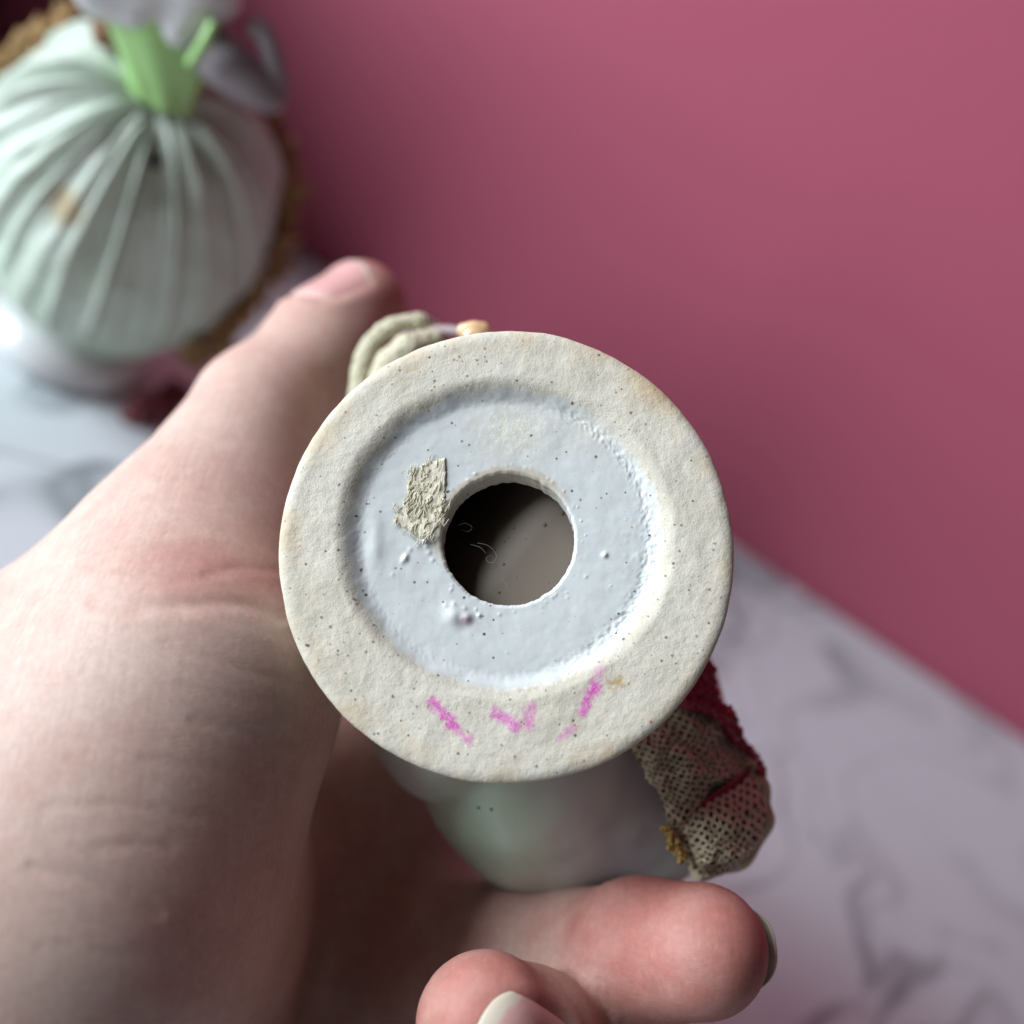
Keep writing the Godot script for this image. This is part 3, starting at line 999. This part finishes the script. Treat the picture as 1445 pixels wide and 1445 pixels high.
	var cn := noise_tex(0.08, FastNoiseLite.TYPE_CELLULAR, 256, 1, 3, FastNoiseLite.RETURN_DISTANCE)
	cream.heightmap_enabled = true; cream.heightmap_texture = cn; cream.heightmap_scale = 0.05
	cream.uv1_triplanar = true; cream.uv1_scale = Vector3.ONE * 90.0
	var outer := []
	for e in [[507, 575, 160], [511, 520, 160], [530, 478, 160], [566, 456, 160], [600, 455, 161], [616, 468, 163]]: outer.append(inv * cam_pt(e[0], e[1], e[2]))
	var rf := put("cream_ruffle", tube(curve_points(outer, 50), func(t): return (1.7 - 0.7 * t + 0.35 * noise.get_noise_1d(t * 9.0)) * mm, 14), cream, root)
	var inner := []
	for e in [[540, 580, 156], [548, 530, 156], [572, 498, 156], [606, 486, 158], [620, 490, 160]]: inner.append(inv * cam_pt(e[0], e[1], e[2]))
	put("ruffle_fold", tube(curve_points(inner, 40), func(t): return (3.0 - 1.0 * t + 0.3 * noise.get_noise_1d(t * 5.0 + 9.0)) * mm, 16), cream, rf)
	put("grey_thread", tube(curve_points([inv * cam_pt(612, 466, 160), inv * cam_pt(632, 466, 157), inv * cam_pt(660, 470, 155)], 12), func(t): return 0.8 * mm, 8), mat(lin(0.25, 0.18, 0.18), 0.6), root)
	put("gilt_trim", pebble(inv * cam_pt(669, 468, 150), Vector3(2.3, 1.5, 1.2) * mm, 0.25, 24, 16), mat(lin(0.80, 0.52, 0.28), 0.18, 0.8), root)

# ------------------------------------------------------------------ the hand
var bone := []          # [a, b, ra, rb, group, red a, red b], millimetres seen from the eye

func hp(px: float, py: float, d: float) -> Vector3:
	return cam_pt(px, py, d) * 1000.0

func chain(group: int, joints: Array) -> void:       # joint: [px, py, depth, radius, redness]
	for i in joints.size() - 1:
		var a = joints[i]; var b = joints[i + 1]
		bone.append([hp(a[0], a[1], a[2]), hp(b[0], b[1], b[2]), float(a[3]), float(b[3]), group, float(a[4]), float(b[4])])

func hand_pick(c: Vector3, reach: float) -> Array:
	var w := []
	for i in bone.size():
		var b = bone[i]
		if capsule(c, b[0], b[1], b[2], b[3]) < reach: w.append(i)
	return w

func hand_field(p: Vector3, w: Array) -> float:
	var g0 := 1e9; var g1 := 1e9; var g2 := 1e9; var g3 := 1e9; var g4 := 1e9; var g5 := 1e9
	for i in w:
		var b = bone[i]
		var d := capsule(p, b[0], b[1], b[2], b[3])
		match b[4]:
			0: g0 = smin(g0, d, 10.0)
			1: g1 = smin(g1, d, 5.0)
			2: g2 = smin(g2, d, 3.0)
			3: g3 = smin(g3, d, 3.0)
			4: g4 = smin(g4, d, 3.0)
			5: g5 = smin(g5, d, 3.0)
	var r := 1e9
	for g in [g1, g2, g3, g4, g5]:
		if g < 1e8: r = smin(r, g, 3.2) if r < 1e8 else g
	if r > 1e8: return g0
	return smin(g0, r, 9.0) if g0 < 1e8 else r

func build_hand() -> void:
	var mm := 0.001
	chain(1, [[508, 434, 179, 7.6, 0.75], [459, 490, 174, 8.4, 0.35], [366, 584, 166, 9.0, 0.25], [325, 668, 158, 10.2, 0.1], [283, 772, 150, 12.3, 0.15], [243, 980, 138, 19.0, 0.05]])
	chain(0, [[243, 980, 138, 19.0, 0.05], [88, 1250, 132, 25.3, 0.1], [-130, 1500, 130, 28.0, 0.1], [-700, 1900, 128, 27.0, 0.0], [-1250, 2200, 128, 27.0, 0.0]])
	chain(0, [[285, 772, 149, 12.0, 0.1], [-245, 1170, 142, 15.5, 0.0], [-700, 1500, 138, 24.0, 0.0]])
	chain(0, [[200, 1250, 150, 22.0, 0.3], [330, 1310, 188, 13.0, 0.5]])
	chain(0, [[330, 1180, 172, 17.0, 0.5], [500, 1110, 182, 14.0, 0.6], [600, 1210, 184, 13.0, 0.6]])
	chain(0, [[180, 1350, 150, 22.0, 0.3], [350, 1420, 190, 13.0, 0.5]])
	chain(0, [[150, 1500, 150, 22.0, 0.3], [340, 1560, 188, 12.0, 0.5]])
	chain(0, [[120, 1600, 150, 22.0, 0.3], [310, 1700, 184, 11.0, 0.5]])
	chain(2, [[330, 1310, 188, 10.5, 0.5], [480, 1315, 178, 9.6, 0.5], [626, 1338, 165, 10.2, 0.45], [726, 1340, 155, 9.0, 0.45], [822, 1340, 146, 7.2, 0.5], [906, 1342, 138, 8.4, 0.85], [990, 1341, 131, 7.8, 1.0]])
	chain(3, [[350, 1420, 190, 10.5, 0.5], [500, 1405, 172, 9.6, 0.5], [650, 1400, 154, 8.8, 0.4], [796, 1466, 142, 8.4, 0.35], [806, 1504, 136, 8.1, 0.4], [745, 1474, 129, 8.1, 0.6], [684, 1443, 123, 7.7, 0.9]])
	chain(4, [[340, 1560, 188, 10.0, 0.5], [640, 1720, 166, 8.8, 0.4], [800, 1760, 148, 8.2, 0.4], [720, 1640, 136, 7.8, 0.6], [640, 1650, 128, 7.2, 0.9]])
	chain(5, [[310, 1700, 184, 9.0, 0.5], [560, 1880, 164, 7.8, 0.4], [700, 1900, 148, 7.2, 0.4], [620, 1800, 138, 6.8, 0.6], [560, 1810, 130, 6.2, 0.9]])
	var all := range(bone.size())
	var h := 1.25
	var nm := net(Vector3(-130, -128, -204), Vector3(36, 46, -96), h, hand_field, hand_pick)
	var sub := subdivide(nm[0], nm[1], func(a: Vector3, b: Vector3, c: Vector3) -> bool:
		if (b - a).cross(c - a).z < 0.0: return false
		var s := 1445.0 / (2.0 * HALF) / -a.z
		return absf(a.x * s) < 800.0 and absf(a.y * s) < 800.0)
	var v: PackedVector3Array = sub[0]; var idx: PackedInt32Array = sub[1]
	# settle every vertex on the surface, find its normal and its colour
	var nrm := PackedVector3Array(); nrm.resize(v.size())
	var col := PackedColorArray(); col.resize(v.size())
	var tips := [
		["thumb", bone[0][0], (bone[0][0] - bone[1][1]).normalized(), Vector3(-0.42, 0.55, 0.72), 13.0, 13.0, 0.0, 0.6],
		["index", hp(990, 1341, 131), (hp(990, 1341, 131) - hp(822, 1340, 146)).normalized(), Vector3(0.80, -0.2, -0.58), 11.0, 13.0, 2.6, 2.0],
		["middle", hp(684, 1443, 123), (hp(684, 1443, 123) - hp(806, 1504, 136)).normalized(), Vector3(0.50, 0.05, 0.85), 11.2, 13.0, 3.4, 0.95],
		["ring", hp(640, 1650, 128), (hp(640, 1650, 128) - hp(720, 1640, 136)).normalized(), Vector3(0.62, 0.20, 0.75), 10.5, 12.0, 0.6, 1.2],
		["little", hp(560, 1810, 130), (hp(560, 1810, 130) - hp(620, 1800, 138)).normalized(), Vector3(0.62, 0.20, 0.75), 9.0, 10.0, 0.6, 1.0]]
	var creases := []
	for c in [[0.50, 0.75, [[130, 850], [190, 857], [241, 855], [300, 850], [342, 852], [372, 858], [400, 873]]], [0.22, 0.5, [[230, 905], [300, 930], [346, 946], [400, 962], [455, 978]]], [0.22, 0.5, [[270, 1015], [330, 1028], [400, 1042], [460, 1046]]], [0.34, 0.7, [[40, 1226], [100, 1236], [150, 1252], [190, 1270], [225, 1290]]], [0.2, 0.6, [[130, 1200], [190, 1192], [245, 1196]]], [0.16, 0.5, [[200, 1070], [300, 1085], [400, 1100]]], [0.16, 0.5, [[60, 1140], [160, 1135], [260, 1150], [330, 1160]]], [0.28, 0.6, [[290, 812], [340, 800], [395, 806]]], [0.15, 0.4, [[90, 830], [200, 815], [280, 822]]], [0.14, 0.45, [[250, 965], [330, 985], [420, 1005]]], [0.14, 0.45, [[60, 1330], [150, 1345], [240, 1352]]], [0.4, 1.3, [[858, 1262], [866, 1295], [866, 1330]]], [0.25, 0.9, [[848, 1270], [852, 1325]]]]:
		var pts := []
		for q in c[2]: pts.append(Vector2((q[0] - 722.5), -(q[1] - 722.5)))
		creases.append([c[0], c[1], pts])
	for i in v.size():
		var p := v[i]
		var w := []
		for b in all:
			var bb = bone[b]
			if capsule(p, bb[0], bb[1], bb[2], bb[3]) < 11.0: w.append(b)
		var e := 0.25
		var n := Vector3.UP
		for it in 2:
			var f0 := hand_field(p, w)
			n = Vector3(hand_field(p + Vector3(e, 0, 0), w) - f0, hand_field(p + Vector3(0, e, 0), w) - f0, hand_field(p + Vector3(0, 0, e), w) - f0)
			var steep := n.length() / e
			n = n.normalized()
			p -= n * clampf(f0, -0.5, 0.5) * smoothstep(0.55, 0.9, steep)
		# colour: redder at the fingertips and in the palm
		var sum := 0.0; var red := 0.0
		for b in w:
			var bb = bone[b]
			var ab: Vector3 = bb[1] - bb[0]
			var t := clampf((p - bb[0]).dot(ab) / ab.length_squared(), 0.0, 1.0)
			var wt := exp(-absf(p.distance_to(bb[0] + ab * t) - lerpf(bb[2], bb[3], t)) * 0.7)
			sum += wt; red += wt * lerpf(bb[5], bb[6], t)
		red = red / maxf(sum, 1e-6) + 0.28 * noise.get_noise_3dv(p * 0.06) + 0.16 * noise.get_noise_3dv(p * 0.22)
		red += 0.45 * exp(-pow((p.x + 36.0) / 9.0, 2.0) - pow((p.y + 7.5) / 5.0, 2.0))
		var c := Color(0.66, 0.48, 0.405).lerp(Color(0.48, 0.19, 0.155), clampf(red, 0.0, 1.0))
		col[i] = c * (1.0 + 0.05 * fine.get_noise_3dv(p * 0.5))
		# folds of the skin
		var s := 1445.0 / (2.0 * HALF) / -p.z
		var q := Vector2(p.x, p.y) * s
		var dip := 0.0
		if n.z > 0.0:
			for cr in creases:
				var best := 1e9
				var pts: Array = cr[2]
				for k in pts.size() - 1:
					var ab: Vector2 = pts[k + 1] - pts[k]
					var t := clampf((q - pts[k]).dot(ab) / ab.length_squared(), 0.0, 1.0)
					var dd: float = q.distance_to(pts[k] + ab * t)
					if k == 0 and t == 0.0 or k == pts.size() - 2 and t == 1.0: dd *= 1.4
					best = minf(best, dd)
				best /= s
				if best < cr[1] * 4.0:
					dip += 0.44 * cr[0] * (exp(-pow(best / cr[1], 2.0)) - 0.12 * exp(-pow((best - cr[1] * 2.1) / cr[1], 2.0)))
		# the nails lie in beds with a fold of skin round them
		for k in 3:
			var tp = tips[k]
			var ax: Vector3 = tp[2]
			var up: Vector3 = tp[3]
			up = (up - ax * up.dot(ax)).normalized()
			var rel: Vector3 = p - tp[1]
			if rel.length() > 18.0 or n.dot(up) < 0.25 or rel.dot(up) < 1.0 or rel.dot(up) > 9.5: continue
			var lo: float = tp[6] + 3.2 - tp[5]
			var hi: float = tp[6] + 3.2 - tp[7]
			var tt: float = (rel.dot(ax) - (lo + hi) * 0.5) / ((hi - lo) * 0.5)
			var ss: float = rel.dot(ax.cross(up)) / (tp[4] * 0.46)
			var rr := pow(pow(absf(ss), 4.0) + pow(absf(tt), 4.0), 0.25)
			var open_end := smoothstep(0.95, 0.5, tt)
			dip += 0.28 * smoothstep(1.04, 0.86, rr) - 0.22 * open_end * exp(-pow((rr - 1.12) / 0.16, 2.0))
		v[i] = p - n * clampf(dip, -0.25, 0.45)
	nrm = smooth_normals(v, idx)

	var root := Node3D.new()
	root.name = "person_hand"
	var at := hp(110, 1250, 128)
	root.transform = view * Transform3D(Basis(), at * mm)
	add_child(root, true)
	tag(root, "bare pale left hand gripping the figurine from below, thumb on top and fingertips curled round", "hand")
	for i in v.size(): v[i] = (v[i] - at) * mm
	var skin := StandardMaterial3D.new()
	skin.vertex_color_use_as_albedo = true
	var ts := 512
	var tx := PackedByteArray(); tx.resize(ts * ts)
	for j in ts:
		for i in ts:
			# wraps round in both directions
			var a := TAU * i / ts; var b := TAU * j / ts
			var m := fine.get_noise_3d(cos(a) * 3.0 + 20.0, sin(a) * 3.0, cos(b) * 2.0) + fine.get_noise_3d(sin(b) * 2.0, cos(a) * 3.0 + 50.0, sin(a) * 3.0)
			tx[j * ts + i] = int(clampf(230.0 + 15.0 * m, 200.0, 246.0))
	for k in 9:
		var x := rng.randf() * ts; var y := rng.randf() * ts; var l := 50.0 + rng.randf() * 90.0
		for s in int(l):
			var xx := x + 6.0 * sin(s * 0.05 + k) - s * 0.06
			var f := sin(PI * s / l)
			for e in 4:
				var q := posmod(int(y + s), ts) * ts + posmod(int(xx) + e, ts)
				tx[q] = int(clampf(tx[q] + 24.0 * f, 0.0, 255.0))
	var ti := Image.create_from_data(ts, ts, false, Image.FORMAT_L8, tx)
	ti.convert(Image.FORMAT_RGB8)
	skin.albedo_texture = ImageTexture.create_from_image(ti)
	skin.roughness = 0.58
	skin.metallic_specular = 0.35
	skin.subsurf_scatter_enabled = true
	skin.subsurf_scatter_strength = 0.06
	skin.heightmap_enabled = true
	skin.heightmap_texture = skin_lines()
	skin.heightmap_scale = 0.0035
	skin.uv1_triplanar = true
	skin.uv1_scale = Vector3(58, 120, 80)
	commit("skin", v, idx, skin, root, nrm, null, col)

	for t in tips:
		nail(root, at, t[1], t[2], t[3], t[4], t[5], t[6], t[7], 0.6 if t[0] == "index" else 0.03)

func nail(root: Node3D, at: Vector3, tip: Vector3, axis: Vector3, up: Vector3, wide: float, length: float, ahead: float, free: float, flare: float) -> void:
	var n := (up - axis * up.dot(axis)).normalized()
	var side := axis.cross(n).normalized()
	var all := range(bone.size())
	var cols := PackedColorArray()
	var bed := length - free
	var f := func(u: float, w: float, lift: float) -> Vector3:
		var a: float = (u - 0.5) * 2.0
		var l: float = w * length
		var taper: float = 1.0 - 0.12 * pow(absf(1.0 - w), 2.0)
		var back: float = 1.6 * a * a * (1.0 - w) * 0.8
		var round_: float = (1.6 * a * a + 1.8 * a * a * a * a) * smoothstep(0.5, 1.0, w)
		var along: float = ahead + 3.2 - length + l + back - round_
		var p := tip + axis * along + side * a * wide * 0.5 * taper * 0.92 + n * (7.9 - 2.4 * a * a * a * a)
		var bed_w := smoothstep(0.0, 0.18, w) 
		var s := p + n * 5.0
		if true:
			var hit := 20.0
			for k in 24:
				var d := hand_field(s, all)
				if d < 0.03:
					hit = (p + n * 5.0 - s).dot(n); break
				s -= n * d * 0.9
				if (p + n * 5.0 - s).length() > 16.0: break
			if hit < 14.0:
				var r := s + n * (bed_w * (0.12 - 0.6 * pow(absf(a), 6.0)) - 0.30 * (1.0 - bed_w))
				p = r.lerp(p, smoothstep(bed - 1.0, bed + 1.6, l) * flare) 
		return p + n * lift
	var nu := 22; var nv := 28
	var v := PackedVector3Array(); var idx := PackedInt32Array()
	for layer in 2:
		for j in nv + 1:
			for i in nu + 1:
				v.append((f.call(float(i) / nu, float(j) / nv, -0.32 * layer) - at) * 0.001)
				var w := float(j) / nv
				var a := absf(float(i) / nu - 0.5) * 2.0
				var c := Color(0.60, 0.34, 0.31).lerp(Color(0.62, 0.42, 0.38), smoothstep(0.25, 0.0, w))
				var fe := smoothstep(-0.25, 0.25, w * length - (bed - 1.0 + 0.9 * (1.0 - a * a)))
				cols.append(c.lerp(Color(0.60, 0.53, 0.42), fe))
	var k := (nu + 1) * (nv + 1)
	for j in nv:
		for i in nu:
			var a := j * (nu + 1) + i
			idx.append_array([a, a + 1, a + nu + 2, a, a + nu + 2, a + nu + 1])
			idx.append_array([k + a, k + a + nu + 2, k + a + 1, k + a, k + a + nu + 1, k + a + nu + 2])
	var rimq := []
	for i in nu: rimq.append([i + 1, i]); rimq.append([nv * (nu + 1) + i, nv * (nu + 1) + i + 1])
	for j in nv: rimq.append([j * (nu + 1), (j + 1) * (nu + 1)]); rimq.append([(j + 1) * (nu + 1) + nu, j * (nu + 1) + nu])
	for e in rimq:
		idx.append_array([e[0], e[1], e[1] + k, e[0], e[1] + k, e[0] + k])
	var g := outward([v, idx, null, null])
	var m := mat(Color.WHITE, 0.22, 0.5, true)
	commit("fingernail", g[0], g[1], m, root, g[2], null, cols)

# fine skin lines: a tile that wraps, mostly running across the first direction
func skin_lines() -> ImageTexture:
	var ts := 384
	var px := PackedByteArray(); px.resize(ts * ts)
	var f := FastNoiseLite.new()
	f.seed = 19; f.noise_type = FastNoiseLite.TYPE_SIMPLEX_SMOOTH; f.frequency = 1.0; f.fractal_octaves = 2
	for j in ts:
		for i in ts:
			var a := TAU * i / ts; var b := TAU * j / ts
			var sway := 0.32 * f.get_noise_3d(cos(a) * 1.3, sin(a) * 1.3, sin(b) * 0.9)
			var lines := absf(f.get_noise_3d(cos(b + sway) * 3.4 + 8.0, sin(b + sway) * 3.4, cos(a) * 0.5))
			var cross := absf(f.get_noise_3d(cos(a + sway) * 6.0 + 30.0, sin(a + sway) * 6.0, sin(b) * 1.2))
			var pore := f.get_noise_3d(cos(a) * 9.0, sin(a) * 9.0 + 3.0 * cos(b), sin(b) * 5.0)
			var h := 150.0 - 120.0 * pow(maxf(0.0, 1.0 - lines * 7.0), 1.5) - 55.0 * pow(maxf(0.0, 1.0 - cross * 7.0), 1.5) + 22.0 * pore
			px[j * ts + i] = int(clampf(h, 0.0, 255.0))
	return picture(ts, px, 1)
